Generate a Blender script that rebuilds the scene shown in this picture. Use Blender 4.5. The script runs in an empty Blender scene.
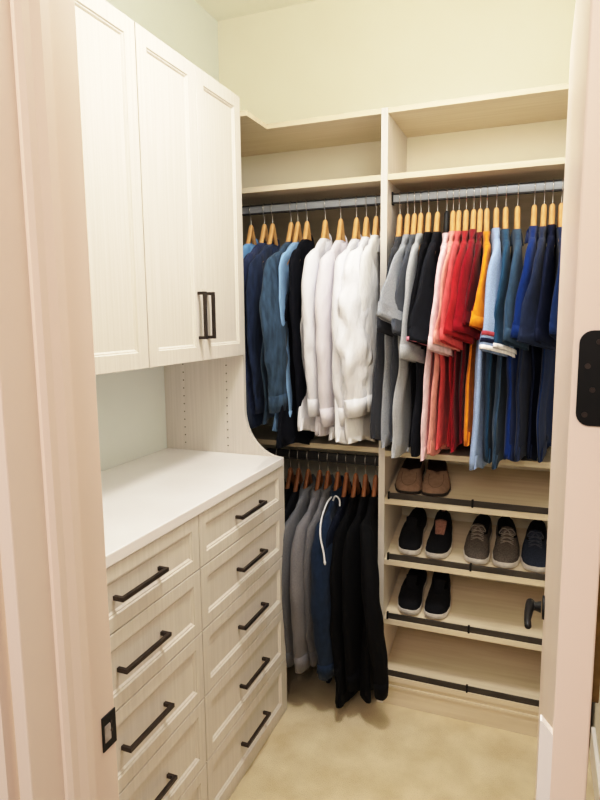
import bpy, math, random
from mathutils import Vector, Matrix, noise
PI = math.pi
COL = bpy.context.scene.collection

# ------------------------------------------------------------------ helpers
def lin(c):
    out = []
    for v in c:
        v = v / 255.0
        out.append(v / 12.92 if v <= 0.04045 else ((v + 0.055) / 1.055) ** 2.4)
    return (out[0], out[1], out[2], 1.0)

def build(name, vf, mat, parent=None, smooth=False, bevel=0.0):
    v, f = vf
    me = bpy.data.meshes.new(name)
    me.from_pydata([tuple(p) for p in v], [], f)
    me.validate()
    if smooth:
        me.polygons.foreach_set('use_smooth', [True] * len(me.polygons))
    me.materials.append(mat)
    me.update()
    o = bpy.data.objects.new(name, me)
    COL.objects.link(o)
    if parent is not None:
        o.parent = parent
    if bevel > 0:
        b = o.modifiers.new('bevel', 'BEVEL')
        b.width = bevel; b.segments = 2; b.limit_method = 'ANGLE'; b.angle_limit = math.radians(40)
    return o

def tag(o, label=None, cat=None, group=None, kind=None):
    if label: o['label'] = label
    if cat: o['category'] = cat
    if group: o['group'] = group
    if kind: o['kind'] = kind
    return o

def empty(name, loc, label=None, cat=None, group=None):
    o = bpy.data.objects.new(name, None)
    o.empty_display_size = 0.05
    COL.objects.link(o)
    o.location = loc
    return tag(o, label, cat, group)

def dup(root, loc, label, group=None):
    r = root.copy(); COL.objects.link(r); r.location = loc
    r['label'] = label
    if group: r['group'] = group
    for ch in root.children:
        c = ch.copy(); COL.objects.link(c); c.parent = r
        for g in ch.children:
            d = g.copy(); COL.objects.link(d); d.parent = c
    return r

def join(*parts):
    V, F = [], []
    for v, f in parts:
        n = len(V)
        V += [tuple(p) for p in v]
        F += [tuple(i + n for i in q) for q in f]
    return V, F

def box(x0, x1, y0, y1, z0, z1):
    v = [(x0, y0, z0), (x1, y0, z0), (x1, y1, z0), (x0, y1, z0), (x0, y0, z1), (x1, y0, z1), (x1, y1, z1), (x0, y1, z1)]
    f = [(0, 3, 2, 1), (4, 5, 6, 7), (0, 1, 5, 4), (1, 2, 6, 5), (2, 3, 7, 6), (3, 0, 4, 7)]
    return v, f

def prism(poly, a0, a1, axis):
    """extrude a 2-D polygon along an axis ('x': poly=(y,z), 'y': poly=(x,z), 'z': poly=(x,y))"""
    def mk(p, a):
        return {'x': (a, p[0], p[1]), 'y': (p[0], a, p[1]), 'z': (p[0], p[1], a)}[axis]
    n = len(poly)
    v = [mk(p, a0) for p in poly] + [mk(p, a1) for p in poly]
    f = [tuple(range(n)), tuple(range(2 * n - 1, n - 1, -1))]
    for i in range(n):
        j = (i + 1) % n
        f.append((i, i + n, j + n, j))
    return v, f

def loft(rings, cap0=False, cap1=False):
    n = len(rings[0]); v = []; f = []
    for r in rings: v += [tuple(p) for p in r]
    for k in range(len(rings) - 1):
        for i in range(n):
            j = (i + 1) % n
            f.append((k * n + i, k * n + j, (k + 1) * n + j, (k + 1) * n + i))
    if cap0: f.append(tuple(range(n - 1, -1, -1)))
    if cap1: f.append(tuple(range((len(rings) - 1) * n, len(rings) * n)))
    return v, f

def tube(path, r, n=8, cap=True):
    pts = [Vector(p) for p in path]
    rings = []
    up = Vector((1, 0, 0))
    for i, p in enumerate(pts):
        t = (pts[min(i + 1, len(pts) - 1)] - pts[max(i - 1, 0)]).normalized()
        a = up - t * up.dot(t)
        if a.length < 1e-3:
            a = Vector((0, 0, 1)) - t * t.z
        a.normalize(); b = t.cross(a)
        rr = r[i] if isinstance(r, (list, tuple)) else r
        rings.append([p + a * (rr * math.cos(2 * PI * k / n)) + b * (rr * math.sin(2 * PI * k / n)) for k in range(n)])
    return loft(rings, cap, cap)

def puff(ring, axis, d):
    n = len(ring); c = sum(ring, Vector()) / n; out = []
    for k in range(n):
        t = ring[(k + 1) % n] - ring[k - 1]
        v = t.cross(axis)
        v = v.normalized() if v.length > 1e-9 else (ring[k] - c).normalized()
        if v.dot(ring[k] - c) < 0: v = -v
        out.append(ring[k] + v * d)
    return out

def lerp_tab(tab, t):
    if t <= tab[0][0]: return tab[0][1]
    for (a, va), (b, vb) in zip(tab, tab[1:]):
        if t <= b:
            k = (t - a) / (b - a)
            return va + (vb - va) * k
    return tab[-1][1]

def smooth01(a, b, t):
    t = max(0.0, min(1.0, (t - a) / (b - a)))
    return t * t * (3 - 2 * t)

def catmull(P, n):
    P = [Vector(p) for p in P]
    Q = [P[0] * 2 - P[1]] + P + [P[-1] * 2 - P[-2]]
    out = []; m = len(P) - 1
    for k in range(n):
        s = k / (n - 1) * m
        i = min(int(s), m - 1); t = s - i
        a, b, c, d = Q[i], Q[i + 1], Q[i + 2], Q[i + 3]
        out.append(0.5 * ((2 * b) + (c - a) * t + (2 * a - 5 * b + 4 * c - d) * t * t + (3 * b - a - 3 * c + d) * t ** 3))
    return out

# ------------------------------------------------------------------ materials
def base_mat(name, rough=0.6, spec=0.35):
    m = bpy.data.materials.new(name); m.use_nodes = True
    nt = m.node_tree; b = nt.nodes['Principled BSDF']
    b.inputs['Roughness'].default_value = rough
    b.inputs['Specular IOR Level'].default_value = spec
    return m, nt, b

def noise_mat(name, c1, c2, scale=(8, 8, 8), detail=4, rough=0.6, bump=0.0, bdist=0.005, spec=0.35, metallic=0.0, bscale=None, lo=0.35, hi=0.65):
    m, nt, b = base_mat(name, rough, spec)
    N, L = nt.nodes, nt.links
    tc = N.new('ShaderNodeTexCoord'); mp = N.new('ShaderNodeMapping')
    mp.inputs['Scale'].default_value = scale
    L.new(tc.outputs['Object'], mp.inputs['Vector'])
    nz = N.new('ShaderNodeTexNoise'); nz.inputs['Scale'].default_value = 1.0; nz.inputs['Detail'].default_value = detail
    L.new(mp.outputs['Vector'], nz.inputs['Vector'])
    cr = N.new('ShaderNodeValToRGB')
    cr.color_ramp.elements[0].position = lo; cr.color_ramp.elements[0].color = lin(c1)
    cr.color_ramp.elements[1].position = hi; cr.color_ramp.elements[1].color = lin(c2)
    L.new(nz.outputs['Fac'], cr.inputs['Fac']); L.new(cr.outputs['Color'], b.inputs['Base Color'])
    b.inputs['Metallic'].default_value = metallic
    if bump > 0:
        bn = N.new('ShaderNodeBump'); bn.inputs['Strength'].default_value = bump; bn.inputs['Distance'].default_value = bdist
        if bscale:
            mp2 = N.new('ShaderNodeMapping'); mp2.inputs['Scale'].default_value = bscale
            L.new(tc.outputs['Object'], mp2.inputs['Vector'])
            n2 = N.new('ShaderNodeTexNoise'); n2.inputs['Scale'].default_value = 1.0; n2.inputs['Detail'].default_value = 3
            L.new(mp2.outputs['Vector'], n2.inputs['Vector']); L.new(n2.outputs['Fac'], bn.inputs['Height'])
        else:
            L.new(nz.outputs['Fac'], bn.inputs['Height'])
        L.new(bn.outputs['Normal'], b.inputs['Normal'])
    return m

def shade(c, k): return tuple(max(0, min(255, v * k)) for v in c)

_fab = {}
def fabric(c, kind='knit'):
    if sum(c) < 300: c = shade(c, 0.80)
    key = (tuple(c), kind)
    if key in _fab: return _fab[key]
    if kind == 'heather':
        m = noise_mat('heather_knit', shade(c, 0.92), shade(c, 1.07), (420, 420, 260), 3, 0.95, 0.4, 0.008, 0.1, bscale=(26, 18, 8))
    elif kind == 'denim':
        m = noise_mat('denim_cloth', shade(c, 0.86), shade(c, 1.14), (60, 60, 16), 6, 0.9, 0.5, 0.010, 0.15, bscale=(40, 30, 16))
    elif kind == 'crisp':
        m = noise_mat('crisp_cotton', shade(c, 0.98), c, (20, 20, 8), 4, 0.8, 0.6, 0.016, 0.2, bscale=(30, 24, 11))
    else:
        m = noise_mat('cotton_knit', shade(c, 0.92), shade(c, 1.05), (60, 60, 30), 3, 0.92, 0.35, 0.007, 0.12, bscale=(26, 20, 7))
    m.node_tree.nodes['Principled BSDF'].inputs['Sheen Weight'].default_value = 0.08 if max(c) > 60 else 0.0
    _fab[key] = m
    return m

M = {}
M['wall'] = noise_mat('painted_wall', (243, 238, 222), (245, 241, 226), (3, 3, 3), 3, 0.85, 0.05, 0.001, 0.2, bscale=(140, 140, 140))
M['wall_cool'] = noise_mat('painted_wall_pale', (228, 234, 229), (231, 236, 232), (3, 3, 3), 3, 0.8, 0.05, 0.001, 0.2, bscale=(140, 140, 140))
M['ceiling'] = noise_mat('ceiling_paint', (244, 244, 232), (247, 247, 236), (3, 3, 3), 3, 0.9)
M['carpet'] = noise_mat('carpet', (208, 188, 152), (228, 211, 180), (9, 9, 9), 8, 1.0, 0.7, 0.006, 0.05, bscale=(260, 260, 260), lo=0.3, hi=0.72)
M['mel'] = noise_mat('melamine_grain', (213, 205, 196), (221, 213, 205), (120, 120, 2.6), 4, 0.45, 0.08, 0.001, 0.4)
M['mel_h'] = noise_mat('melamine_flat', (210, 195, 170), (219, 205, 182), (3, 60, 60), 4, 0.5, 0.05, 0.001, 0.35)
M['counter'] = noise_mat('counter_top', (236, 232, 232), (241, 238, 238), (5, 5, 5), 3, 0.14, 0.0, spec=0.5)
M['paint'] = noise_mat('trim_paint', (239, 219, 205), (242, 224, 212), (3, 3, 1), 2, 0.4, 0.03, 0.001, 0.4)
M['white'] = noise_mat('white_plastic', (243, 240, 238), (247, 245, 243), (4, 4, 4), 2, 0.4)
M['black_metal'] = noise_mat('black_metal', (10, 9, 9), (17, 15, 14), (30, 30, 30), 3, 0.45, 0.0, spec=0.3)
M['bronze'] = noise_mat('dark_bronze', (58, 50, 46), (74, 65, 60), (40, 40, 40), 3, 0.35, spec=0.5, metallic=0.6)
M['rod'] = noise_mat('rod_metal', (146, 152, 162), (164, 170, 180), (3, 40, 40), 3, 0.4, metallic=0.25)
M['rod_edge'] = noise_mat('rod_strip', (36, 35, 36), (48, 46, 46), (10, 40, 40), 3, 0.6)
M['fence'] = noise_mat('fence_metal', (62, 58, 54), (78, 73, 68), (8, 40, 40), 3, 0.45, metallic=0.3)
M['chrome'] = noise_mat('hook_wire', (190, 190, 192), (214, 214, 216), (30, 30, 30), 2, 0.25, metallic=1.0)
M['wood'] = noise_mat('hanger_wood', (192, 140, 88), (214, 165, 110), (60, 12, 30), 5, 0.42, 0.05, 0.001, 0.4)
M['dim_red_wood'] = noise_mat('hanger_wood_red_dim', (132, 82, 48), (160, 106, 66), (60, 12, 30), 5, 0.42, 0.05, 0.001, 0.4)  # red-brown wood, colour darkened for the dim light on the lower rod
M['black_plastic'] = noise_mat('black_plastic', (22, 22, 23), (32, 32, 33), (30, 30, 30), 2, 0.5)
M['dark_hole'] = noise_mat('dark_hole', (70, 60, 50), (84, 72, 60), (30, 30, 30), 2, 0.8)
M['sliver'] = noise_mat('olive_brown', (122, 98, 52), (140, 114, 66), (60, 60, 60), 3, 0.9)
M['gap_dark'] = noise_mat('cabinet_shadow_edge', (150, 140, 128), (165, 155, 142), (20, 20, 20), 2, 0.7)

# ------------------------------------------------------------------ room shell
XL, XR, YB, YF, ZC = -1.425, 0.245, 2.625, 0.616, 2.935
def struct(name, vf, mat, bevel=0.0):
    o = build(name, vf, mat, None, False, bevel); o['kind'] = 'structure'; return o
struct('floor', box(-2.2, 1.6, -1.9, YB + 0.1, -0.06, 0.0), M['carpet'])
struct('ceiling', box(XL - 0.1, XR + 0.1, YF - 0.138, YB + 0.1, ZC, ZC + 0.06), M['ceiling'])
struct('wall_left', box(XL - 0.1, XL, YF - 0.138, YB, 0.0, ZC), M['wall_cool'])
struct('wall_back', box(XL - 0.1, XR + 0.1, YB, YB + 0.1, 0.0, ZC), M['wall'])
struct('wall_right', box(XR, XR + 0.1, YF - 0.138, YB, 0.0, ZC), M['wall'])
JL, JR, JZ = -0.523, 0.080, 2.10
wf = join(box(XL, JL - 0.02, 0.478, YF, 0, ZC), box(JR + 0.02, XR, 0.478, YF, 0, ZC), box(JL - 0.02, JR + 0.02, 0.478, YF, JZ + 0.02, ZC))
struct('wall_front', wf, M['wall'])
# left jamb: board + door stop with eased edges
jl = join(box(JL - 0.02, JL, 0.470, YF + 0.002, 0, JZ + 0.02))
t1 = struct('trim_1', jl, M['paint'], 0.002)
stop = prism([(JL, 0.566), (JL + 0.007, 0.566), (JL + 0.0115, 0.561), (JL + 0.012, 0.548), (JL + 0.0085, 0.536), (JL + 0.008, 0.526), (JL + 0.004, 0.520), (JL, 0.519)], 0, JZ, 'z')
build('door_stop', stop, M['paint'], t1)
# strike plate on the left jamb
sp = box(JL - 0.0005, JL + 0.0016, 0.590, 0.6175, 1.022, 1.072)
strike = build('strike_plate', sp, M['black_metal'], t1, bevel=0.0006)
build('latch_hole', box(JL + 0.0010, JL + 0.0021, 0.594, 0.606, 1.034, 1.058), noise_mat('latch_hole_bare', (150, 140, 134), (190, 182, 176), (80, 80, 80), 3, 0.6), strike)
build('screw', tube([(JL + 0.001, 0.607, 1.046), (JL + 0.003, 0.607, 1.046)], 0.0022, 10), M['bronze'], strike)
build('screw', tube([(JL + 0.001, 0.6065, 1.058), (JL + 0.003, 0.6065, 1.058)], 0.002, 10), M['bronze'], strike)
# hall-side casing
cas = prism([(JL - 0.028, 0.478), (JL - 0.028, 0.462), (JL - 0.05, 0.456), (JL - 0.075, 0.459), (JL - 0.10, 0.462), (JL - 0.10, 0.478)], 0, JZ + 0.09, 'z')
struct('trim_3', cas, M['paint'])
jr = join(box(JR, JR + 0.02, 0.470, YF - 0.004, 0, JZ + 0.02), box(JR - 0.012, JR, 0.519, 0.566, 0, JZ))
struct('trim_2', jr, M['paint'], 0.002)
struct('trim_4', join(box(JL - 0.0, JR + 0.0, 0.470, YF, JZ, JZ + 0.02)), M['paint'])
struct('trim_5', prism([(JR + 0.028, 0.478), (JR + 0.028, 0.462), (JR + 0.05, 0.456), (JR + 0.10, 0.462), (JR + 0.10, 0.478)], 0, JZ + 0.09, 'z'), M['paint'])
struct('baseboard_right', box(XR - 0.014, XR, YF, 2.27, 0.001, 0.11), M['white'], 0.003)

# open door, folded 90 degrees into the closet; its hinge edge faces the doorway
DX0, DX1, DY0, DY1 = 0.0285, 0.0625, 0.620, 1.232
door = struct('door_1', box(DX0, DX1, DY0, DY1, 0.012, 2.06), M['paint'], 0.002)
hp = []
def rrect(y, x0, x1, z0, z1, r, n=6, left_only=True):
    pts = []
    for (cx, cz, a0) in ((x1, z0, None), (x1, z1, None), (x0 + r, z1 - r, 90), (x0 + r, z0 + r, 180)):
        if a0 is None: pts.append((cx, cz))
        else:
            for k in range(n + 1):
                a = math.radians(a0 + 90 * k / n); pts.append((cx + r * math.cos(a), cz + r * math.sin(a)))
    return pts
for hz in (1.5405, 0.30):
    leaf = prism(rrect(0, DX0 + 0.0055, DX1 + 0.001, hz - 0.0445, hz + 0.0445, 0.012), DY0 - 0.0018, DY0 + 0.001, 'y')
    lf = build('hinge_leaf', leaf, M['black_metal'], door)
    build('hinge_pin', tube([(DX1 + 0.005, DY0 - 0.003, hz - 0.046), (DX1 + 0.005, DY0 - 0.003, hz + 0.046)], 0.0052, 12), M['black_metal'], lf)
    for (sx, sz) in ((0.020, 0.034), (0.0115, 0.0115), (0.0165, -0.0105), (0.011, -0.034)):
        cx, cz = DX0 + sx + 0.002, hz + sz
        build('screw', tube([(cx, DY0 - 0.0015, cz), (cx, DY0 - 0.003, cz)], 0.0026, 12), M['bronze'], lf)
# lever handle on the door face
LY, LZ = 1.170, 1.052
hd = build('door_handle', join(tube([(DX0, LY, LZ), (DX0 - 0.004, LY, LZ)], 0.022, 24),
      tube([(DX0 - 0.006, LY, LZ), (DX0 - 0.016, LY, LZ), (DX0 - 0.025, LY, LZ)], [0.011, 0.008, 0.008], 14)), M['black_metal'], door, smooth=False)
build('lever', tube([(DX0 - 0.025, LY + 0.012, LZ + 0.001), (DX0 - 0.025, LY, LZ + 0.001), (DX0 - 0.0275, LY - 0.025, LZ - 0.001), (DX0 - 0.029, LY - 0.05, LZ - 0.004), (DX0 - 0.0275, LY - 0.072, LZ - 0.006), (DX0 - 0.026, LY - 0.076, LZ - 0.006)], [0.008, 0.009, 0.0075, 0.006, 0.006, 0.003], 12), M['black_metal'], hd, smooth=True)
# added white strip on the lower door corner, stand-in for an unidentified patch
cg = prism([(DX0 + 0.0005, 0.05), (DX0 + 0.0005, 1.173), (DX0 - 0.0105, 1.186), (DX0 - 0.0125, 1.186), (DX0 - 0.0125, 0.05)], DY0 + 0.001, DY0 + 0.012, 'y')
build('white_strip', cg, M['white'], door)['label'] = 'white strip with slanted top'

# olive sliver added behind the door, nature unknown
st = []
pts = [(0.655, 1.66), (0.682, 1.66)] + [(0.6685 + 0.0135 * math.cos(math.radians(a)), 1.205 + 0.0135 * math.sin(math.radians(a))) for a in range(0, -181, -20)]
so = build('olive_sliver', prism(pts, DX1 + 0.001, DX1 + 0.010, 'x'), M['sliver'], None)
tag(so, 'olive brown sliver with rounded end behind the open door at right', 'sliver')

# ------------------------------------------------------------------ left cabinetry
XU, XD = -1.050, -0.903          # front planes of upper doors and drawers
def framed_panel(x, y0, y1, z0, z1, fw, th=0.02, rec=0.008, bev=0.010):
    """five-piece front facing +x: returns (frame mesh, recessed panel mesh)"""
    def ring(d, xx): return [(xx, y0 + d, z0 + d), (xx, y1 - d, z0 + d), (xx, y1 - d, z1 - d), (xx, y0 + d, z1 - d)]
    rings = [ring(0, x - th), ring(0, x - 0.0015), ring(0.0015, x), ring(fw - bev, x), ring(fw - bev * 0.72, x - rec * 0.45),
             ring(fw - bev * 0.45, x - rec * 0.45), ring(fw, x - rec), ring(fw + 0.001, x - rec - 0.004)]
    fr = loft(rings)
    p = fw - 0.0005
    pn = box(x - th + 0.002, x - rec, y0 + p, y1 - p, z0 + p, z1 - p)
    return fr, pn

def bar_pull(parent, x, c, length, vertical=False, mat=None):
    w, stand, t = 0.0055, 0.030, 0.010
    if vertical:
        y, z = c
        parts = join(box(x + stand - t, x + stand, y - w, y + w, z - length / 2, z + length / 2),
                     box(x, x + stand - t, y - w, y + w, z - length / 2, z - length / 2 + t),
                     box(x, x + stand - t, y - w, y + w, z + length / 2 - t, z + length / 2))
    else:
        y, z = c
        parts = join(box(x + stand - t, x + stand, y - length / 2, y + length / 2, z - w, z + w),
                     box(x, x + stand - t, y - length / 2, y - length / 2 + t, z - w, z + w),
                     box(x, x + stand - t, y + length / 2 - t, y + length / 2, z - w, z + w))
    return build('handle', parts, mat or M['bronze'], parent, bevel=0.001)

def upper_cabinet(y0, y1, label, handles):
    root = empty('upper_cabinet', (0, 0, 0), label, 'wall cabinet', 'white upper wall cabinets')
    z0, z1 = 1.457, 2.392
    build('cabinet_case', box(XL + 0.001, XU - 0.0215, y0 + 0.001, y1 - 0.001, z0 + 0.004, z1 - 0.004), M['mel'], root)
    mid = (y0 + y1) / 2
    for k, (a, b) in enumerate(((y0 + 0.0015, mid - 0.0012), (mid + 0.0012, y1 - 0.0015))):
        fr, pn = framed_panel(XU, a, b, z0, z1, 0.056)
        d = build('door', fr, M['mel'], root)
        build('recessed_panel', pn, M['mel'], d)
        if handles:
            bar_pull(d, XU, ((b - 0.026) if k == 0 else (a + 0.026), 1.607), 0.155, True)
    return root
upper_cabinet(1.471, 2.089, 'white two-door wall cabinet beside the hanging shirts, two dark bar handles', True)
upper_cabinet(0.851, 1.4705, 'white wall cabinet nearest the doorway, partly hidden by left door jamb', False)

ZS = [1.034, 0.868, 0.671, 0.457, 0.240, 0.022]
def drawer_unit(y0, y1, label):
    root = empty('drawer_unit', (0, 0, 0), label, 'chest of drawers', 'white built-in drawer units')
    build('carcass', box(XL + 0.001, XD - 0.0215, y0 + 0.001, y1 - 0.001, 0.001, 1.033), M['mel'], root)
    for k in range(5):
        fr, pn = framed_panel(XD, y0 + 0.0015, y1 - 0.0015, ZS[k + 1] + 0.0015, ZS[k] - 0.0015, 0.048, bev=0.011)
        d = build('drawer', fr, M['mel'], root)
        build('recessed_panel', pn, M['mel'], d)
        bar_pull(d, XD - (0.008), ((y0 + y1) / 2 + 0.025, (ZS[k] + ZS[k + 1]) / 2 - 0.004), 0.19, False, M['bronze'])
    build('toe_kick', box(XD - 0.02, XD - 0.004, y0 + 0.001, y1 - 0.001, 0.001, 0.020), M['mel'], root)
    return root
drawer_unit(1.471, 2.089, 'white five-drawer unit beside the lower hanging clothes, right of the pair')
drawer_unit(0.851, 1.4705, 'white five-drawer unit nearest the doorway, left of the pair')

ct = build('countertop', box(XL + 0.001, XD + 0.006, 0.845, 2.0895, 1.0345, 1.066), M['counter'], None, bevel=0.003)
tag(ct, 'glossy white countertop running over the two drawer units', 'countertop')

# end panel: deep below the counter, sweeping back in a curve to the upper depth
poly = [(XL + 0.001, 0.001), (XD - 0.002, 0.001), (XD - 0.002, 1.062)]
cx0, cz0, rx, rz = XD - 0.002, 1.245, 0.157, 0.183
for k in range(0, 13):
    a = math.radians(270 - 90 * k / 12)
    poly.append((cx0 + rx * math.cos(a), cz0 + rz * math.sin(a)))
poly += [(XU - 0.012, 2.350), (XL + 0.001, 2.350)]
ep = empty('end_panel', (0, 0, 0), 'tall white side panel with curved front edge between countertop and hanging clothes', 'cabinet panel')
build('panel_board', prism(poly, 2.0905, 2.1095, 'y'), M['mel'], ep)
for xc in (-1.333, -1.137):
    hv = join(*[tube([(xc, 2.0907, 1.095 + 0.032 * k), (xc, 2.0899, 1.095 + 0.032 * k)], 0.0028, 8) for k in range(11)])
    build('peg_hole_row', hv, M['dark_hole'], ep)

# ------------------------------------------------------------------ back closet units
YFr, PX0, PX1, RX0, RX1 = 2.287, -0.574, -0.549, 0.200, 0.222
def rod(parent, x0, x1, y, z, mat=None):
    hw, hh, n = 0.0075, 0.017, 20
    ring = [(hw * math.copysign(abs(math.cos(2 * PI * k / n)) ** 0.6, math.cos(2 * PI * k / n)), hh * math.copysign(abs(math.sin(2 * PI * k / n)) ** 0.8, math.sin(2 * PI * k / n))) for k in range(n)]
    r = build('hanging_rod', loft([[(x0, y + a, z + b) for a, b in ring], [(x1, y + a, z + b) for a, b in ring]], True, True), mat or M['rod'], parent)
    build('rod_strip', box(x0 + 0.002, x1 - 0.002, y - 0.0090, y + 0.0090, z + 0.0135, z + 0.0185), M['rod_edge'], r)
    build('rod_strip', box(x0 + 0.002, x1 - 0.002, y - 0.0090, y + 0.0090, z - 0.0185, z - 0.0135), M['rod_edge'], r)
    for xa, xb in ((x0, x0 + 0.006), (x1 - 0.006, x1)):
        build('rod_cup', box(xa, xb, y - 0.013, y + 0.013, z - 0.024, z + 0.024), M['black_metal'], r, bevel=0.002)
    return r
YR, ZR1, ZR2 = 2.365, 2.043, 1.012
hu = empty('hanging_closet_unit', (0, 0, 0), 'double hanging closet section with two rods, left of divider', 'closet shelving')
build('top_board', prism([(XL + 0.001, 2.110), (-1.035, 2.110), (-1.035, YFr), (PX0 - 0.0005, YFr), (PX0 - 0.0005, YB - 0.001), (XL + 0.001, YB - 0.001)], 2.333, 2.352, 'z'), M['mel_h'], hu)
build('upper_shelf', box(XL + 0.001, PX0 - 0.0005, YFr + 0.001, YB - 0.001, 2.098, 2.119), M['mel_h'], hu)
build('lower_shelf', box(XL + 0.001, PX0 - 0.0005, YFr + 0.012, YB - 0.001, 1.062, 1.083), M['mel_h'], hu)
rod(hu, XL + 0.001, PX0 - 0.0005, YR, ZR1)
rod(hu, XL + 0.001, PX0 - 0.0005, YR, ZR2, M['rod_edge'])  # rod coloured near-black to stand for the shade down there
build('back_shade_board', box(XL + 0.001, PX0 - 0.001, YB - 0.014, YB - 0.001, 1.75, 2.097), noise_mat('back_shade_taupe', (176, 164, 144), (186, 174, 154), (3, 40, 40), 3, 0.7), hu)  # added board; the shade behind the rod is put into its taupe colour

tu = empty('shoe_closet_unit', (0, 0, 0), 'closet tower with rod above and slanted shoe shelves below', 'closet shelving')
build('divider_panel', box(PX0, PX1, YFr, YB - 0.001, 0.001, 2.352), M['mel'], tu)
build('side_panel', box(RX0, RX1, YFr, YB - 0.001, 0.001, 2.352), M['mel'], tu)
build('top_board', box(PX1 + 0.0005, RX0 - 0.0005, YFr + 0.001, YB - 0.001, 2.333, 2.3515), M['mel_h'], tu)
build('upper_shelf', box(PX1 + 0.0005, RX0 - 0.0005, YFr + 0.001, YB - 0.001, 2.098, 2.119), M['mel_h'], tu)
build('lower_shelf', box(PX1 + 0.0005, RX0 - 0.0005, YFr + 0.001, YB - 0.001, 1.054, 1.076), M['mel_h'], tu)
build('back_shade_board', box(PX1 + 0.0005, RX0 - 0.0005, YB - 0.014, YB - 0.001, 1.75, 2.097), bpy.data.materials['back_shade_taupe'], tu)  # second added board, rod-zone shade painted in taupe
rod(tu, PX1 + 0.0005, RX0 - 0.0005, YR, ZR1)
SH = [0.860, 0.608, 0.355, 0.106]
SL = 0.24
def shelf_z(zb, y): return zb + 0.021 + SL * (y - YFr)
for zb in SH:
    prof = [(YFr + 0.001, zb), (YFr + 0.001, zb + 0.021), (YB - 0.002, shelf_z(zb, YB - 0.002)), (YB - 0.002, shelf_z(zb, YB - 0.002) - 0.021), (YFr + 0.05, zb)]
    s = build('shoe_shelf', prism(prof, PX1 + 0.0005, RX0 - 0.0005, 'x'), M['mel_h'], tu)
    build('fence_rail', box(PX1 + 0.014, RX0 - 0.014, YFr + 0.004, YFr + 0.010, zb + 0.0225, zb + 0.046), M['fence'], s, bevel=0.001)
    for cx in (PX1 + 0.016, -0.212, RX0 - 0.016):
        build('rail_clip', box(cx - 0.004, cx + 0.004, YFr + 0.001, YFr + 0.013, zb + 0.018, zb + 0.050), M['black_metal'], s, bevel=0.001)
build('toe_kick', join(box(PX1 + 0.0005, RX0 - 0.0005, YFr + 0.006, YFr + 0.02, 0.001, 0.105), box(PX1 + 0.0005, RX0 - 0.0005, YFr + 0.001, YFr + 0.006, 0.078, 0.088)), M['mel_h'], tu)

# ------------------------------------------------------------------ hangers
def hanger_master(mat, loc, label, group):
    root = empty('clothes_hanger', loc, label, 'hanger', group)
    half = [(0.192, -0.196), (0.12, -0.148), (0.058, -0.104), (0.024, -0.052), (0.009, -0.022)]
    arms = catmull([(0, -a, b) for a, b in half] + [(0, 0, -0.015)] + [(0, a, b) for a, b in reversed(half)], 37)
    rings = []
    for i, p in enumerate(arms):
        t = abs(p.y) / 0.205
        hx = 0.0095 + 0.0015 * t; hz = 0.015 - 0.004 * t
        if i in (0, 36): hx *= 0.4; hz *= 0.4
        rings.append([(p.x + hx * math.cos(2 * PI * k / 12), p.y, p.z + hz * math.sin(2 * PI * k / 12)) for k in range(12)])
    build('hanger_bar', loft(rings, True, True), mat, root, smooth=True)
    hook = catmull([(0, 0, -0.01), (0, 0, 0.022), (0, -0.012, 0.042), (0, -0.0155, 0.060), (0, -0.009, 0.0765), (0, 0, 0.0805), (0, 0.011, 0.075), (0, 0.0145, 0.062)], 26)
    build('hook', tube(hook, 0.0017, 7), M['chrome'], root, smooth=True)
    return root

# ------------------------------------------------------------------ garments
def fold_field(u, z, x, s):
    return (math.sin(u * 34 + z * 2.2 + x * 5.0) * 0.55 + 0.45 * math.sin(u * 61 - z * 3.1 + x * 7.0 + 1.3)) 

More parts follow.
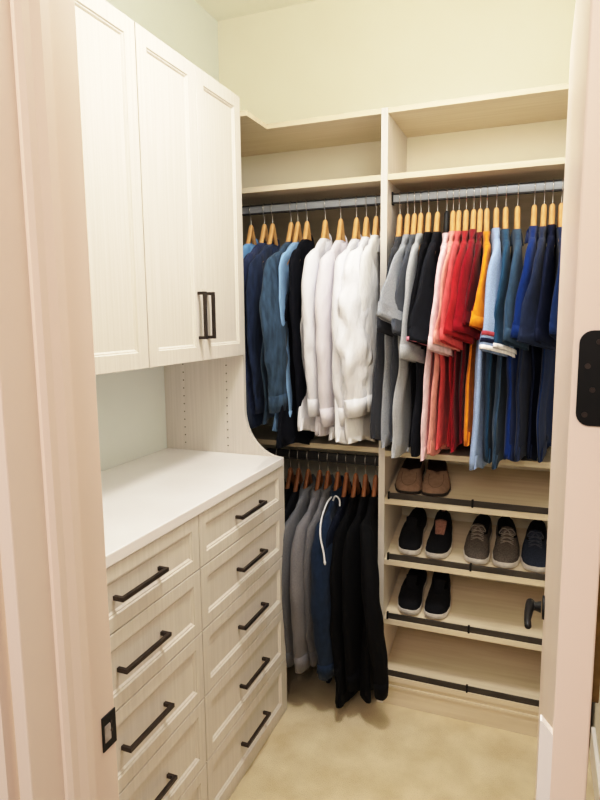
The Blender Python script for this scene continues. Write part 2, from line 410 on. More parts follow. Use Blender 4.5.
def make_garment(g):
    """g: dict describing one garment on its hanger; built in world scale around its own base point"""
    rnd = random.Random(g['seed'])
    x, zap, hem = g['x'], g['zap'], g['hem']
    zc = zap - 0.078 - g.get('drop', 0.012 * rnd.random())
    gap = g.get('gap', 0.03); th = g.get('th', 1.0)
    mat = g['mat']; kind = g['kind']; s = g['seed']
    root = empty(g['name'], (x, YR, hem), g['label'], g['cat'], g['group'])
    root.rotation_euler = (0, 0, math.radians(g['rz']))
    o = Vector((0, 0, -hem))
    length = zc - hem
    W = g.get('w', 0.215)
    wt = [(0, 0.054), (0.006, 0.076), (0.026, 0.122), (0.066, 0.186), (0.115, W), (0.2, W - 0.012), (0.45, W - 0.008), (length, W)]
    T0 = min(0.020, max(0.009, gap * 0.36)) * th * rnd.uniform(0.8, 1.2)
    push = g.get('push', rnd.uniform(-0.03, 0.045))
    tt = [(0, 0.016), (0.008, 0.015), (0.03, min(0.0155, gap * 0.42)), (0.065, min(0.0145, gap * 0.40)), (0.14, T0 * 0.9), (0.35, T0), (length, T0 * 1.15)]
    N, R = 44, 40
    rings = []
    lean = g.get('lean', 0.0)
    for r in range(R + 1):
        fr = r / R
        d = length * (0.35 * fr * fr + 0.65 * fr)
        w, T = lerp_tab(wt, d), lerp_tab(tt, d)
        A = smooth01(0.06, 0.5, d)
        ring = []
        for k in range(N):
            a = 2 * PI * k / N
            c, sn = math.cos(a), math.sin(a)
            u = w * math.copysign(abs(c) ** 0.85, c)
            xx = T * math.copysign(abs(sn) ** 0.75, sn)
            z = zc - d
            f = fold_field(u, z, x, s) * (0.004 + 0.009 * A) * A * g.get('fold', 1.0)
            nz = noise.noise(Vector((u * 11 + s * 3.1, xx * 40, z * 3.0 + s))) * 0.006 * A
            u2 = u - (push * A * smooth01(0.25, 0.6, d) if c < 0 else 0) + A * 0.034 * noise.noise(Vector((s * 1.7, z * 6.0, math.copysign(1, c)))) 
            hz = 0.0
            if fr > 0.8:
                hz = (fr - 0.8) / 0.2 * (0.012 * math.sin(u * 13 + s) + 0.010 * math.sin(u * 29 + s * 2.0 + sn) - g.get('tail', 0.0) * (1 - abs(u) / (w + 1e-6)) * 1.0)
            shr = math.tan(math.radians(g.get('bt', 17))) * min(0.0, u2 + 0.05) * smooth01(0.06, 0.4, d)
            ring.append((xx + f + nz + lean * A + shr, u2, z + hz + o.z))
        rings.append(ring)
    # turn the hem inward so that it reads as cloth with thickness
    last = rings[-1]
    cx = sum(p[0] for p in last) / N; cy = sum(p[1] for p in last) / N
    rings.append([(cx + (p[0] - cx) * 0.75, cy + (p[1] - cy) * 0.985, p[2] + 0.004) for p in last])
    rings.append([(cx + (p[0] - cx) * 0.7, cy + (p[1] - cy) * 0.98, p[2] + 0.05) for p in last])
    body = build('body', loft(rings), mat, root, smooth=True)
    # sleeves
    ze = g.get('sl', None)
    for side in ((-1, 1) if ze else ()):
        long = g.get('long', False)
        so = g.get('so', 0.0) if side < 0 else 0.0
        dx = g.get('dx', 0.0) if side < 0 else 0.0
        zb = ze if side < 0 else ze + 0.02
        h = (zc - 0.10) - zb
        b0 = g.get('b', T0 * 1.0) * (0.60 if not long else 0.85)
        tw = math.radians(g.get('tw', (17 if long else 22) + 5 * rnd.random())) * (1 if side < 0 else 0.3)
        if long:
            P = [(0, 0.140, zc - 0.050), (0, 0.180, zc - 0.088), (dx * .3, 0.208 + so * .5, zc - 0.16), (dx * .6, 0.214 + so, zc - 0.10 - h * 0.42), (dx * .9, 0.200 + so, zc - 0.10 - h * 0.72), (dx, 0.178 + so, zb)]
            at = [(0, 0.008), (0.06, 0.014), (0.14, 0.026), (0.3, 0.056), (0.5, 0.064), (0.8, 0.053), (1, 0.042)]
            bt = [(0, 0.009), (0.1, 0.013), (0.25, b0 * 0.9), (0.5, b0 * 1.1), (0.8, b0 * 1.05), (1, b0 * 0.75)]
            n = 48
        else:
            P = [(0, 0.140, zc - 0.050), (0, 0.180, zc - 0.086), (dx * .3, 0.212 + so * .4, zc - 0.15), (dx * .6, 0.230 + so * .8, zc - 0.10 - h * 0.6), (dx, 0.246 + so, zb)]
            at = [(0, 0.008), (0.1, 0.014), (0.24, 0.028), (0.5, 0.058), (0.75, 0.074), (1, 0.080)]
            bt = [(0, 0.009), (0.12, 0.013), (0.35, b0 * 0.95), (0.7, b0 * 1.1), (1, b0 * 1.1)]
            n = 24
        path = catmull([(p[0], side * p[1], p[2]) for p in P], n)
        K = 24; rg = []
        for i, p in enumerate(path):
            t = i / (n - 1)
            a_, b_ = lerp_tab(at, t), lerp_tab(bt, t)
            tg = (path[min(i + 1, n - 1)] - path[max(i - 1, 0)]).normalized()
            px = Vector((1, 0, 0)); pu = tg.cross(px).normalized()
            ph = tw * (smooth01(0.05, 0.5, t) if long else smooth01(0.1, 0.95, t)) * (1 + 0.35 * noise.noise(Vector((s, t * 3, 1.0))))
            pu, px = pu * math.cos(ph) - px * math.sin(ph), px * math.cos(ph) + pu * math.sin(ph)
            ring = []
            for k in range(K):
                a = 2 * PI * k / K
                wr = 1 + (0.14 if not long else g.get('crumple', 0.19)) * t * noise.noise(Vector((math.cos(a) * 1.6 + s, math.sin(a) * 1.6, t * (4 if not long else 12) + s * 0.7)))
                q = p + pu * (a_ * wr * math.cos(a)) + px * (b_ * wr * math.copysign(abs(math.sin(a)) ** 0.8, math.sin(a)))
                q.x += 0.010 * t * noise.noise(Vector((q.y * 18 + s, q.z * 9, s)))
                q.z += (0.008 * math.cos(a) * side if not long else 0) * smooth01(0.6, 1, t) * -1
                ring.append(q + o)
            rg.append(ring)
        c0 = sum(rg[-1], Vector()) / K
        fin = rg[-1]
        rg.append([c0 + (q - c0) * 0.95 + Vector((0, 0, 0.001)) for q in fin])
        rg.append([c0 + (q - c0) * 0.90 + Vector((0, 0, 0.05)) for q in fin])
        sv = build('sleeve', loft(rg), mat, root, smooth=True)
        # cuff / trim at the end of the sleeve
        tm = g.get('trim', mat)
        if g.get('rings'):
            for j, rm in enumerate(g['rings']):
                i0 = n - 1 - j
                A_, B_ = rg[i0], rg[i0 - 1]
                ax = (sum(A_, Vector()) - sum(B_, Vector())).normalized()
                rr = []
                for t_, d_ in ((-0.02, 0.0), (0.0, 0.0022), (0.6, 0.0022), (0.62, -0.001)):
                    rr.append(puff([A_[k].lerp(B_[k], t_) for k in range(K)], ax, d_))
                build('sleeve_stripe', loft(rr), rm, sv, smooth=True)
        else:
            nb = 4 if long else 2
            rr = []
            ax = (path[n - 1] - path[n - 3]).normalized()
            for q, d_ in ((n - 1, -0.001), (n - 1, 0.0022), (n - 1 - nb // 2, 0.0025), (n - 1 - nb, 0.0022), (n - 1 - nb, -0.001)):
                rr.append(puff(rg[q], ax, d_ * (1.0 if long else 0.5)))
            build('cuff' if long else 'sleeve_band', loft(rr), tm, sv, smooth=True)
    # collar
    K = 28
    cxr = min(0.019, max(0.011, gap * 0.40)); cur = 0.060
    if kind == 'polo' or kind == 'shirt':
        tall = 0.034 if kind == 'shirt' else 0.026
        prof = [(0.86, -0.010), (0.90, tall * 0.6), (0.97, tall), (1.06, tall - 0.001), (1.24, tall * 0.35), (1.46, -0.020 if kind == 'shirt' else -0.012), (1.43, -0.022 if kind == 'shirt' else -0.014), (1.2, 0.0)]
    elif kind == 'tee':
        prof = [(0.9, -0.008), (0.94, 0.008), (1.02, 0.012), (1.12, 0.006), (1.14, -0.006)]
    else:  # hood
        prof = [(0.85, -0.02), (0.80, 0.01), (0.92, 0.036), (1.15, 0.045), (1.42, 0.030), (1.58, 0.0), (1.55, -0.028), (1.25, -0.038)]
    rg = []
    for (sc, dz) in prof:
        ring = []
        for k in range(K):
            a = 2 * PI * k / K
            c, sn = math.cos(a), math.sin(a)
            w2 = 1 + 0.08 * noise.noise(Vector((c * 2 + s, sn * 2, dz * 30 + s)))
            fz = -0.042 * (1 - c) / 2 - 0.018 * sn * sn if kind != 'hood' else -0.016 * (1 - c)
            ex = (1.0 + (sc - 1) * 0.95)
            if kind == 'hood': ex = sc * 0.95
            ring.append((cxr * 1.12 * ex * math.copysign(abs(sn) ** 1.35, sn) * w2, cur * sc * c * w2, zc + dz + fz + o.z))
        rg.append(ring)
    cm = g.get('collar', mat)
    nm = {'polo': 'collar', 'shirt': 'collar', 'tee': 'neckband', 'hood': 'hood'}[kind]
    col = build(nm, loft(rg), cm, root, smooth=True)
    if kind == 'shirt' and not g.get('plain'):
        # button band down the side that faces right in the hanging shirt
        pass
    if g.get('cord'):
        for pts in g['cord']:
            pth = catmull([(a, b, zc + c) for a, b, c in pts], 26)
            build('drawstring', tube([p + o for p in pth], [0.0034] * 24 + [0.005, 0.003], 8), g['cordmat'], col, smooth=True)
    return root

def F(c, k='knit'): return fabric(c, k)
def cname(s): return s
LS = 'long-sleeved'
def add_row(rows, zap, group, hgroup, hmats, rowname, rzf):
    xs = [r['x'] for r in rows]
    for i, r in enumerate(rows):
        nb = [abs(xs[i] - xs[j]) for j in (i - 1, i + 1) if 0 <= j < len(xs)]
        r.setdefault('gap', min(0.05, sum(nb) / len(nb)))
        r.setdefault('rz', rzf(xs[i]) + random.Random(i * 7 + len(rows)).uniform(-1.5, 1.5))
        r['zap'] = zap; r['group'] = group
        r.setdefault('seed', i * 1.37 + len(rows))
        make_garment(r)
        hl = r['hl'] if 'hl' in r else 'hanger of pale wood carrying the ' + r['short'] + ' ' + rowname
        hm = r.get('hm', hmats)
        key = hm.name
        if key not in HM:
            HM[key] = hr = hanger_master(hm, (r['x'], YR, zap), hl, hgroup)
        else:
            hr = dup(HM[key], (r['x'], YR, zap), hl, hgroup)
        hr.rotation_euler = (0, 0, math.radians(r['rz']))
HM = {}
navy, denim = (50, 66, 112), (72, 104, 140)
WHT = (222, 222, 228)
# upper left rod ------------------------------------------------------------
UL = [
 dict(x=-1.150, name='dress_shirt', short='half-hidden sky-blue shirt', label='sky-blue shirt half hidden behind the wall cabinet, leftmost on upper rod', cat='shirt', kind='shirt', mat=F((112, 160, 212), 'crisp'), hem=1.22, sl=1.30, long=True, so=-0.05, w=0.2, b=0.014),
 dict(x=-1.088, name='dress_shirt', short='indigo blue shirt', label='indigo blue long-sleeved shirt next to the wall cabinet on upper rod', cat='shirt', kind='shirt', mat=F((56, 68, 104), 'denim'), hem=1.175, sl=1.19, long=True, so=-0.035, w=0.2, b=0.018),
 dict(x=-1.051, name='dress_shirt', short='dark navy chambray shirt', label='dark navy chambray shirt between the indigo shirt and the denim shirt', cat='shirt', kind='shirt', mat=F((46, 60, 90), 'denim'), hem=1.17, sl=1.22, long=True, so=-0.02),
 dict(x=-0.968, name='denim_shirt', short='washed denim shirt', label='washed mid-blue denim shirt with long wrinkled sleeve and buttoned cuff', cat='shirt', kind='shirt', mat=F((66, 88, 112), 'denim'), hem=1.19, sl=1.235, long=True, so=0.03, b=0.022, gap=0.04, tw=26, crumple=0.42, dx=0.012),
 dict(x=-0.938, name='dress_shirt', short='light blue oxford shirt', label='light blue oxford shirt squeezed between the denim shirt and the black shirt', cat='shirt', kind='shirt', mat=F((130, 166, 206), 'crisp'), hem=1.13, sl=1.16, long=True, so=-0.05, b=0.009, w=0.20, tw=6, dx=0.012),
 dict(x=-0.898, name='dress_shirt', short='black shirt', label='black long-sleeved shirt hanging between light blue and white shirts', cat='shirt', kind='shirt', mat=F((22, 24, 34)), hem=1.095, sl=1.17, long=True, so=-0.03, b=0.020, gap=0.045, dx=0.02, tw=8),
 dict(x=-0.820, name='dress_shirt', short='first white shirt from the left', label='white long-sleeved dress shirt beside the black shirt, cuff hanging free', cat='shirt', kind='shirt', mat=F(WHT, 'crisp'), hem=1.16, sl=1.225, long=True, so=0.0, b=0.030, gap=0.05, dx=0.008),
 dict(x=-0.755, name='dress_shirt', short='faint pinkish white shirt', label='faintly pinkish white dress shirt, second of the white shirts from left', cat='shirt', kind='shirt', mat=F((219, 214, 221), 'crisp'), hem=1.155, sl=1.19, long=True, so=0.01, b=0.030, gap=0.05),
 dict(x=-0.690, name='dress_shirt', short='middle white shirt', label='white dress shirt in the middle of the five white shirts', cat='shirt', kind='shirt', mat=F((224, 224, 229), 'crisp'), hem=1.125, sl=1.20, long=True, so=0.025, b=0.028, gap=0.045, tail=0.01),
 dict(x=-0.650, name='dress_shirt', short='fourth white shirt', label='white dress shirt with bunched rolled sleeve, second of the white shirts from right', cat='shirt', kind='shirt', mat=F((228, 228, 233), 'crisp'), hem=1.12, sl=1.235, long=True, so=0.045, b=0.032, dx=0.0, tw=44, crumple=0.7),
 dict(x=-0.611, name='dress_shirt', short='white shirt beside the divider', label='white shirt beside the divider panel, rightmost of the white shirts', cat='shirt', kind='shirt', mat=F((218, 217, 218), 'crisp'), hem=1.13, sl=1.25, long=True, so=-0.02, b=0.020, dx=0.015, fold=1.4),
]
add_row(UL, 1.985, 'shirts on the upper left rod', 'hangers on the upper left rod', M['wood'], 'on upper left rod', lambda x: 5.5)
# upper right rod -----------------------------------------------------------
def polo(x, c, short, label, hem, sl, k='knit', **kw):
    d = dict(x=x, name='polo_shirt', short=short, label=label, cat='shirt', kind='polo', mat=F(c, k), hem=hem, sl=sl); d.update(kw); return d
stripe_w, stripe_n, stripe_r = F((236, 232, 232)), F((34, 40, 70)), F((170, 70, 80))
UR = [
 polo(-0.518, (70, 72, 80), 'charcoal polo shirt', 'charcoal grey polo shirt beside the divider, leftmost on upper right rod', 1.16, 1.53, 'heather', so=-0.01),
 polo(-0.488, (142, 146, 154), 'pale grey polo shirt', 'pale grey polo shirt with banded sleeve hanging well forward', 1.13, 1.575, 'heather', so=0.058, dx=-0.012, b=0.014, tw=36),
 polo(-0.462, (92, 97, 108), 'slate grey polo shirt', 'slate grey polo shirt right of the pale grey polo', 1.12, 1.525, 'heather', so=0.008, b=0.013, tw=34, dx=0.008),
 polo(-0.438, (164, 166, 170), 'light grey tee', 'light grey tee with long loose sleeve before the black polo', 1.09, 1.44, 'heather', kind='tee', name='tee_shirt', so=-0.01, b=0.02, dx=0.006),
 polo(-0.409, (22, 22, 28), 'black polo with pink collar stripe', 'black polo shirt with thin pink stripe at collar and sleeve', 1.12, 1.50, rings=[F((206, 130, 148))], b=0.018),
 polo(-0.376, (38, 40, 48), 'dark charcoal polo', 'dark charcoal polo shirt between the black polo and the pale pink polo', 1.11, 1.50, so=0.012, b=0.02, tw=40, dx=0.006),
 polo(-0.342, (230, 196, 200), 'pale pink polo', 'pale pink polo shirt on a black hanger', 1.085, 1.47, so=0.01, b=0.020, hm=M['black_plastic'], hl='black plastic hanger carrying the pale pink polo shirt', gap=0.028),
 polo(-0.319, (224, 146, 136), 'salmon polo', 'salmon polo shirt right beside the pale pink polo', 1.10, 1.49, so=0.012, b=0.015),
 polo(-0.298, (212, 84, 86), 'coral polo', 'coral polo shirt between the salmon polo and the bright red polo', 1.13, 1.50, so=0.03, b=0.017),
 polo(-0.272, (200, 44, 52), 'bright red polo', 'bright red polo shirt right of the coral polo', 1.135, 1.52, so=0.028, b=0.019, tw=34),
 polo(-0.245, (164, 24, 42), 'crimson polo', 'crimson polo shirt between the bright red and dark red polos', 1.135, 1.53, so=0.012, b=0.018, tw=36, dx=0.006),
 polo(-0.222, (118, 16, 32), 'dark red polo', 'dark red polo shirt squeezed in beside the orange polo', 1.13, 1.55, so=-0.014, b=0.014),
 polo(-0.199, (228, 132, 34), 'orange polo', 'orange polo shirt with its sleeve in front', 1.15, 1.545, so=0.018, b=0.019, w=0.19, tw=34, dx=0.004),
 polo(-0.166, (142, 164, 202), 'light blue polo', 'light blue polo shirt with striped white and navy sleeve edge', 1.075, 1.475, 'heather', so=0.035, b=0.024, rings=[stripe_w, stripe_n, stripe_r], collar=F((150, 160, 180)), gap=0.04, tw=44, dx=0.012),
 polo(-0.134, (46, 84, 116), 'teal blue polo', 'teal blue polo shirt with white sleeve edge beside the light blue polo', 1.10, 1.48, so=0.005, b=0.019, rings=[stripe_w]),
 polo(-0.094, (62, 88, 116), 'steel blue polo', 'steel blue polo shirt with thick folded collar right of the teal polo', 1.08, 1.50, so=0.018, b=0.022, gap=0.04, tw=34),
 polo(-0.038, (20, 54, 122), 'royal blue polo', 'royal blue polo shirt with a wide gap to its left', 1.095, 1.51, so=0.015, b=0.024, gap=0.05, tw=40),
 polo(-0.006, (44, 56, 88), 'navy polo', 'navy polo shirt right of the royal blue polo', 1.11, 1.50, so=0.012, b=0.02, tw=36),
 polo(0.021, (26, 34, 62), 'midnight navy polo', 'midnight navy polo shirt, darkest one close to the door edge', 1.11, 1.50, so=0.0, b=0.018),
 polo(0.050, (26, 50, 98), 'deep blue polo', 'deep blue polo shirt half hidden by the door edge, rightmost', 1.12, 1.52, so=0.01, b=0.019),
]
add_row(UR, 1.985, 'polo shirts on the upper right rod', 'hangers on the upper right rod', M['wood'], 'on upper right rod', lambda x: 4.5 - 4.0 * smooth01(-0.13, -0.03, x))
# lower rod -----------------------------------------------------------------
def warm(x, c, name, short, label, cat, hem, sl, k='knit', **kw):
    d = dict(x=x, name=name, short=short, label=label, cat=cat, kind='hood', mat=F(c, k), hem=hem, sl=sl, long=True); d.update(kw); return d
BLK = (15, 15, 18)
LO = [
 warm(-1.045, BLK, 'black_jacket', 'black jacket in the corner', 'black jacket in the dark corner behind the drawer unit', 'jacket', 0.24, 0.30, kind='shirt'),
 warm(-0.984, (20, 20, 24), 'black_jacket', 'black jacket beside the drawer unit', 'black jacket beside the drawer unit, partly behind its edge', 'jacket', 0.22, 0.30, kind='shirt'),
 warm(-0.946, (24, 25, 30), 'black_sweater', 'black sweater left of the grey hoodies', 'black sweater hanging left of the grey hoodies', 'sweater', 0.20, 0.26, kind='tee'),
 warm(-0.902, (100, 101, 106), 'hoodie', 'dark grey hoodie', 'dark grey hoodie nearest the drawer unit with flopped hood', 'hoodie', 0.175, 0.19, 'heather', so=0.03, b=0.026, gap=0.045),
 warm(-0.850, (114, 113, 118), 'hoodie', 'mid grey hoodie', 'mid grey hoodie, middle one of the grey hoodies', 'hoodie', 0.165, 0.185, 'heather', so=0.045, b=0.028, gap=0.045),
 warm(-0.812, (102, 102, 107), 'hoodie', 'grey hoodie beside the navy one', 'grey hoodie right beside the navy hoodie with white drawstring', 'hoodie', 0.18, 0.20, 'heather', so=0.01, b=0.020),
 warm(-0.768, (38, 56, 84), 'hoodie', 'navy hoodie', 'navy hoodie with a white drawstring hanging down', 'hoodie', 0.155, 0.17, so=0.04, b=0.040, tw=26, dx=0.015, cord=[[(-0.003, -0.095, -0.005), (-0.008, -0.15, -0.018), (-0.006, -0.232, -0.056), (0.006, -0.288, -0.10), (0.022, -0.300, -0.16), (0.030, -0.308, -0.205)], [(0.004, -0.098, -0.02), (0.018, -0.108, 0.004), (0.034, -0.108, -0.01), (0.038, -0.118, -0.045)]], cordmat=F((226, 226, 230)), gap=0.045),
 warm(-0.730, (26, 32, 50), 'zip_jacket', 'dark navy jacket', 'dark navy jacket between the navy hoodie and the black coats', 'jacket', 0.13, 0.17, so=0.0, kind='shirt'),
 warm(-0.690, BLK, 'black_coat', 'first black coat', 'black coat, third from the divider panel on the lower rod', 'coat', 0.12, 0.16, so=0.02, b=0.024, kind='shirt', gap=0.045),
 warm(-0.648, (14, 14, 17), 'black_coat', 'longest black coat', 'longest black coat, hem almost touching the carpet', 'coat', 0.055, 0.14, so=0.03, b=0.026, kind='shirt', gap=0.05, w=0.23),
 warm(-0.605, (17, 17, 20), 'black_coat', 'black coat beside the divider', 'black coat beside the divider panel, rightmost on lower rod', 'coat', 0.11, 0.15, so=0.06, b=0.036, kind='shirt', gap=0.055, dx=0.075, w=0.23, bt=-4, tw=-8),
]
add_row(LO, 0.955, 'dark clothes on the lower rod', 'hangers on the lower rod', M['dim_red_wood'], 'on lower rod', lambda x: 3.0)

# ------------------------------------------------------------------ shoes
def make_shoe(name, label, cat, group, x, zb, side, mats, laces=False, loafer=False, L=0.275, hw=0.050, rot=0.0):
    root = empty(name, (x, 2.318, shelf_z(zb, 2.318)), label, cat, group)
    root.rotation_euler = (math.atan(SL), 0, rot)
    um, sm, lm, tm = mats
    wt = [(0, 0.012), (0.02, 0.44), (0.06, 0.68), (0.14, 0.90), (0.28, 1.0), (0.45, 0.92), (0.62, 0.80), (0.80, 0.80), (0.92, 0.68), (0.98, 0.40), (1, 0.02)]
    ht = [(0, 0.018), (0.03, 0.036), (0.10, 0.047), (0.22, 0.053), (0.34, 0.064), (0.44, 0.078), (0.55, 0.082), (0.75, 0.080), (0.92, 0.086), (1, 0.080)]
    if loafer: ht = [(a, b * 0.80) for a, b in ht]
    def cx(s): return side * 0.008 * math.sin(s * PI * 1.2) - side * 0.004
    st = 0.024 if not loafer else 0.014
    S = [0, 0.012, 0.03, 0.06, 0.10, 0.15, 0.21, 0.28, 0.35, 0.42, 0.48, 0.55, 0.62, 0.70, 0.78, 0.86, 0.92, 0.96, 0.985, 1.0]
    # sole: outline loft in height
    def outline(k, z, toe=0.0):
        pts = []
        for s_ in S: pts.append((cx(s_) + hw * lerp_tab(wt, s_) * k, -0.0 + s_ * L * 1.0 + (0), z))
        for s_ in reversed(S[1:-1]): pts.append((cx(s_) - hw * lerp_tab(wt, s_) * k, s_ * L, z))
        c = (cx(0.5), L * 0.5)
        return [(p[0], c[1] + (p[1] - c[1]) * (1 + (k - 1) * 0.4), p[2] + 0.010 * smooth01(0.12, 0.0, p[1] / L)) for p in pts]
    build('sole', loft([outline(0.94, 0.0), outline(1.03, 0.004), outline(1.05, st * 0.6), outline(1.02, st)], True, True), sm, root, smooth=False)
    # upper with a real foot opening
    Mn = 24; V = []; FU = []; FL = []
    o0 = 0.40 if not loafer else 0.44
    op = lambda s_: max(0.002, 0.60 * math.sqrt(max(0.0, min(1, (s_ - o0) / 0.13))) * smooth01(1.0, 0.90, s_))
    S = sorted(set(S + [o0 + 0.005, o0 + 0.02, o0 + 0.04, o0 + 0.07, o0 + 0.1, 0.66, 0.74, 0.82]))
    for s_ in S:
        w = hw * lerp_tab(wt, s_); h = lerp_tab(ht, s_) - st * 0.55
        for j in range(Mn + 1):
            q = abs(j - 12)
            gq = op(s_) * q / 5 if q <= 5 else op(s_) + (1 - op(s_)) * (q - 5) / 7
            c = gq if j < 12 else -gq
            a = PI / 2 * (1 - c)
            c = math.cos(a); z = math.sin(a)
            X = w * math.copysign(abs(c) ** 0.72, c); Z = h * (z ** 0.62)
            if q <= 4 and op(s_) > 0.08: Z = 0.012; X *= 0.95
            bump = 0.0012 * noise.noise(Vector((X * 60, s_ * 14, side)))
            V.append((cx(s_) + X, s_ * L, st * 0.55 + max(0.002, Z) + bump))
    n1 = Mn + 1
    for i in range(len(S) - 1):
        mid_s = (S[i] + S[i + 1]) / 2
        for j in range(Mn):
            q = (i * n1 + j, i * n1 + j + 1, (i + 1) * n1 + j + 1, (i + 1) * n1 + j)
            (FL if 7 <= j < 17 and op(mid_s) > 0.03 else FU).append(q)
    up = build('upper', (V, FU), um, root, smooth=True)
    build('lining', (V, FL), lm, root, smooth=True)
    # tongue / apron
    if loafer:
        pts = []
        for sg in (1, -1):
            pass
        ring = [(cx(0.3) + 0.030 * math.cos(a), L * 0.30 + 0.055 * math.sin(a), 0) for a in [2 * PI * k / 28 for k in range(28)]]
        def top(px, py):
            s_ = py / L; w = hw * lerp_tab(wt, s_); h = lerp_tab(ht, s_) - st * 0.55
            c = max(-0.98, min(0.98, (px - cx(s_)) / w)); c = math.copysign(abs(c) ** (1 / 0.72), c)
            return st * 0.55 + h * (math.sqrt(1 - c * c) ** 0.62)
        half = [p for p in ring if p[1] <= L * 0.40]
        half.sort(key=lambda p: math.atan2(p[1] - L * 0.40, p[0] - cx(0.3)))
        build('apron_seam', tube([(p[0], p[1], top(p[0], p[1]) + 0.0) for p in half], 0.0014, 6), tm, up, smooth=True)
    else:
        T = []
        for i in range(8):
            t = i / 7
            s_ = 0.34 + 0.17 * t
            z = lerp_tab(ht, s_) + 0.002 + 0.022 * t * t
            hwid = 0.018 + 0.006 * t
            T.append([(cx(s_) + hwid * math.cos(2 * PI * k / 14), s_ * L + 0.003 * math.sin(2 * PI * k / 14), z + 0.0035 * math.sin(2 * PI * k / 14) - 0.004 * abs(math.cos(2 * PI * k / 14))) for k in range(14)])
        build('tongue', loft(T, True, True), tm, up, smooth=True)
        if laces:
            for i in range(4):
                s0 = 0.33 + i * 0.045
                z = lerp_tab(ht, s0) + 0.005 + i * 0.003
                for sg in (1, -1):
                    pth = catmull([(cx(s0) - sg * 0.024, s0 * L, z - 0.007), (cx(s0), (s0 + 0.018) * L, z + 0.002), (cx(s0) + sg * 0.024, (s0 + 0.040) * L, z - 0.004)], 9)
                    build('lace', tube(pth, 0.0022, 6), lm if laces is True else laces, up, smooth=True)
            for sg in (1, -1):
                pth = catmull([(cx(0.5), 0.49 * L, 0.098), (cx(.5) + sg * 0.018, 0.47 * L, 0.104), (cx(.5) + sg * 0.030, 0.43 * L, 0.088), (cx(.5) + sg * 0.014, 0.43 * L, 0.090), (cx(.5), 0.485 * L, 0.098)], 14)
                build('lace', tube(pth, 0.0020, 6), lm if laces is True else laces, up, smooth=True)
        else:
            build('heel_tab', box(cx(1) - 0.007, cx(1) + 0.007, L * 0.955, L * 0.975, 0.070, 0.098), tm, up)
    return root
suede = noise_mat('tan_suede', (138, 114, 96), (148, 124, 105), (60, 60, 60), 3, 0.95, 0.2, 0.002, 0.1)
suede_d = noise_mat('tan_suede_seam', (112, 88, 72), (124, 100, 84), (90, 90, 90), 5, 0.95)
dsole = noise_mat('dark_rubber', (46, 38, 32), (58, 48, 40), (40, 40, 40), 3, 0.8)
wsole = noise_mat('white_foam', (214, 206, 198), (226, 219, 212), (40, 40, 40), 3, 0.7)
bknit = noise_mat('black_mesh_knit', (14, 14, 17), (26, 26, 30), (300, 300, 300), 3, 0.9, 0.3, 0.001, 0.15)
blin = noise_mat('dark_lining', (10, 10, 12), (18, 18, 20), (60, 60, 60), 3, 0.95)
gknit = noise_mat('grey_mesh_knit', (70, 64, 60), (98, 90, 84), (260, 260, 260), 3, 0.9, 0.3, 0.001, 0.15)
nknit = noise_mat('navy_mesh_knit', (34, 40, 54), (52, 58, 74), (260, 260, 260), 3, 0.9, 0.3, 0.001, 0.15)
glace = noise_mat('grey_lace', (120, 112, 104), (142, 134, 126), (200, 200, 200), 2, 0.9)
nlace = noise_mat('navy_lace', (60, 64, 76), (76, 80, 92), (200, 200, 200), 2, 0.9)
btab = noise_mat('tongue_label_cloth', (120, 84, 72), (146, 108, 94), (120, 120, 120), 2, 0.8)
brim = noise_mat('dark_brown_lining', (40, 26, 22), (56, 38, 32), (60, 60, 60), 3, 0.9)
make_shoe('loafer', 'tan suede loafer on the top shoe shelf, left of its pair', 'shoe', 'tan loafers', -0.462, SH[0], -1, (suede, dsole, brim, suede_d), loafer=True, hw=0.056, rot=0.10)
make_shoe('loafer', 'tan suede loafer on the top shoe shelf, right of its pair', 'shoe', 'tan loafers', -0.362, SH[0], 1, (suede, dsole, brim, suede_d), loafer=True, hw=0.056, rot=0.08)
make_shoe('black_sneaker', 'black sneaker with white sole on second shoe shelf, left of its pair', 'shoe', 'black sneakers on the second shoe shelf', -0.458, SH[1], -1, (bknit, wsole, blin, bknit), hw=0.049, rot=0.03)
make_shoe('black_sneaker', 'black sneaker with tan tongue tab on second shoe shelf, right of its pair', 'shoe', 'black sneakers on the second shoe shelf', -0.352, SH[1], 1, (bknit, wsole, blin, btab), hw=0.049, rot=-0.02)
make_shoe('lace_up_sneaker', 'grey lace-up sneaker on second shoe shelf, left of its pair', 'shoe', 'grey lace-up sneakers', -0.196, SH[1], -1, (gknit, wsole, blin, gknit), laces=glace, rot=0.0)
make_shoe('lace_up_sneaker', 'grey lace-up sneaker on second shoe shelf, right of its pair', 'shoe', 'grey lace-up sneakers', -0.090, SH[1], 1, (gknit, wsole, blin, gknit), laces=glace, rot=0.02)
make_shoe('lace_up_sneaker', 'dark navy lace-up sneaker on second shoe shelf, cut off by the door edge', 'shoe', None, 0.020, SH[1], -1, (nknit, wsole, blin, nknit), laces=nlace, rot=0.02)
make_shoe('black_sneaker', 'black slip-on with white sole on third shoe shelf, left of its pair', 'shoe', 'black slip-ons on the third shoe shelf', -0.456, SH[2], -1, (bknit, wsole, blin, bknit), hw=0.050, rot=0.02)
make_shoe('black_sneaker', 'black slip-on with white sole on third shoe shelf, right of its pair', 'shoe', 'black slip-ons on the third shoe shelf', -0.350, SH[2], 1, (bknit, wsole, blin, bknit), hw=0.050, rot=0.0)

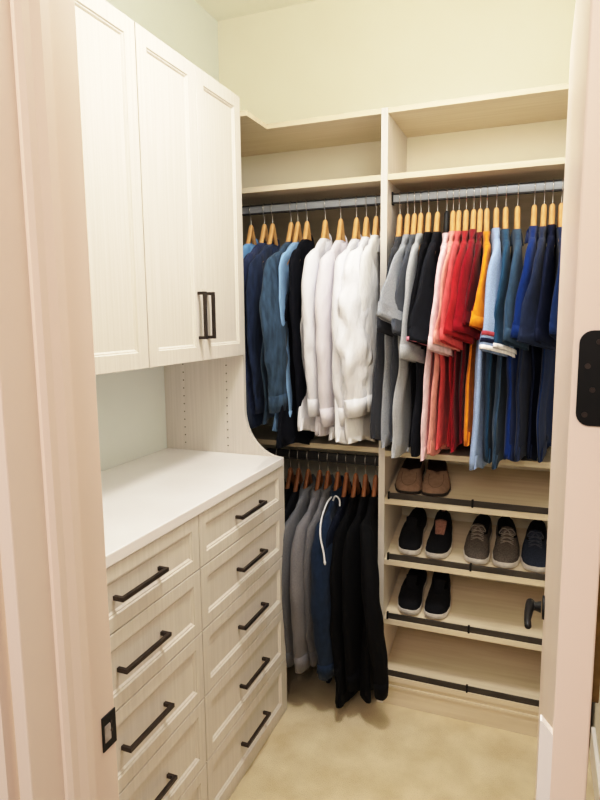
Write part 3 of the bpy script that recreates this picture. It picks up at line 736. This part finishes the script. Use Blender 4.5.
# ------------------------------------------------------------------ lights and world
def area(name, loc, target, size, power, col, shape='DISK', spread=180):
    l = bpy.data.lights.new(name, 'AREA'); l.shape = shape; l.size = size; l.energy = power; l.color = col
    l.spread = math.radians(spread)
    o = bpy.data.objects.new(name, l); COL.objects.link(o)
    o.location = loc
    o.rotation_euler = (Vector(target) - Vector(loc)).to_track_quat('-Z', 'Y').to_euler()
    return o
pl = bpy.data.lights.new('closet_fill', 'POINT'); pl.energy = 14.5; pl.color = (1.0, 0.985, 0.955); pl.shadow_soft_size = 0.15
plo = bpy.data.objects.new('closet_fill', pl); COL.objects.link(plo); plo.location = (-0.14, 1.4, 2.50)  # unseen fill hung mid-room, added to brighten walls and ceiling
area('closet_downlight', (-0.42, 1.45, 2.90), (-0.40, 1.55, 0), 0.30, 16, (1.0, 0.98, 0.95), spread=140)
area('hall_light', (-0.25, -1.0, 2.5), (-0.3, 1.2, 1.0), 0.9, 30, (1.0, 0.88, 0.80))
w = bpy.data.worlds.new('world'); bpy.context.scene.world = w; w.use_nodes = True
bg = w.node_tree.nodes['Background']
bg.inputs['Color'].default_value = (1.0, 0.9, 0.82, 1); bg.inputs['Strength'].default_value = 0.34

# ------------------------------------------------------------------ camera
cam = bpy.data.cameras.new('camera'); co = bpy.data.objects.new('camera', cam); COL.objects.link(co)
yaw, pitch, roll = 0.377020219, 0.136686041, -0.00973300582
cy, sy = math.cos(yaw), math.sin(yaw)
fwd = Vector((-sy * math.cos(pitch), cy * math.cos(pitch), -math.sin(pitch)))
rt = Vector((cy, sy, 0)); up = rt.cross(fwd)
r2 = rt * math.cos(roll) + up * math.sin(roll); u2 = -rt * math.sin(roll) + up * math.cos(roll)
mw = Matrix((r2, u2, -fwd)).transposed().to_4x4(); mw.translation = (0, 0, 1.6)
co.matrix_world = mw
cam.sensor_fit = 'HORIZONTAL'; cam.sensor_width = 36.0; cam.lens = 36.0 * 605.628 / 600.0
cam.clip_start = 0.02
sc = bpy.context.scene
sc.camera = co
sc.view_settings.view_transform = 'Standard'
sc.view_settings.look = 'None'
sc.view_settings.use_curve_mapping = True
sc.view_settings.curve_mapping.white_level = (2.0, 2.0, 2.0)
_c = sc.view_settings.curve_mapping.curves[3]
for _p in ((0.022, 0.030), (0.12, 0.235), (0.28, 0.525), (0.50, 0.79), (0.75, 0.93)):
    _c.points.new(*_p)
sc.view_settings.curve_mapping.update()
sc.view_settings.exposure = 0.0
sc.cycles.max_bounces = 10
sc.cycles.diffuse_bounces = 6
sc.cycles.use_denoising = True
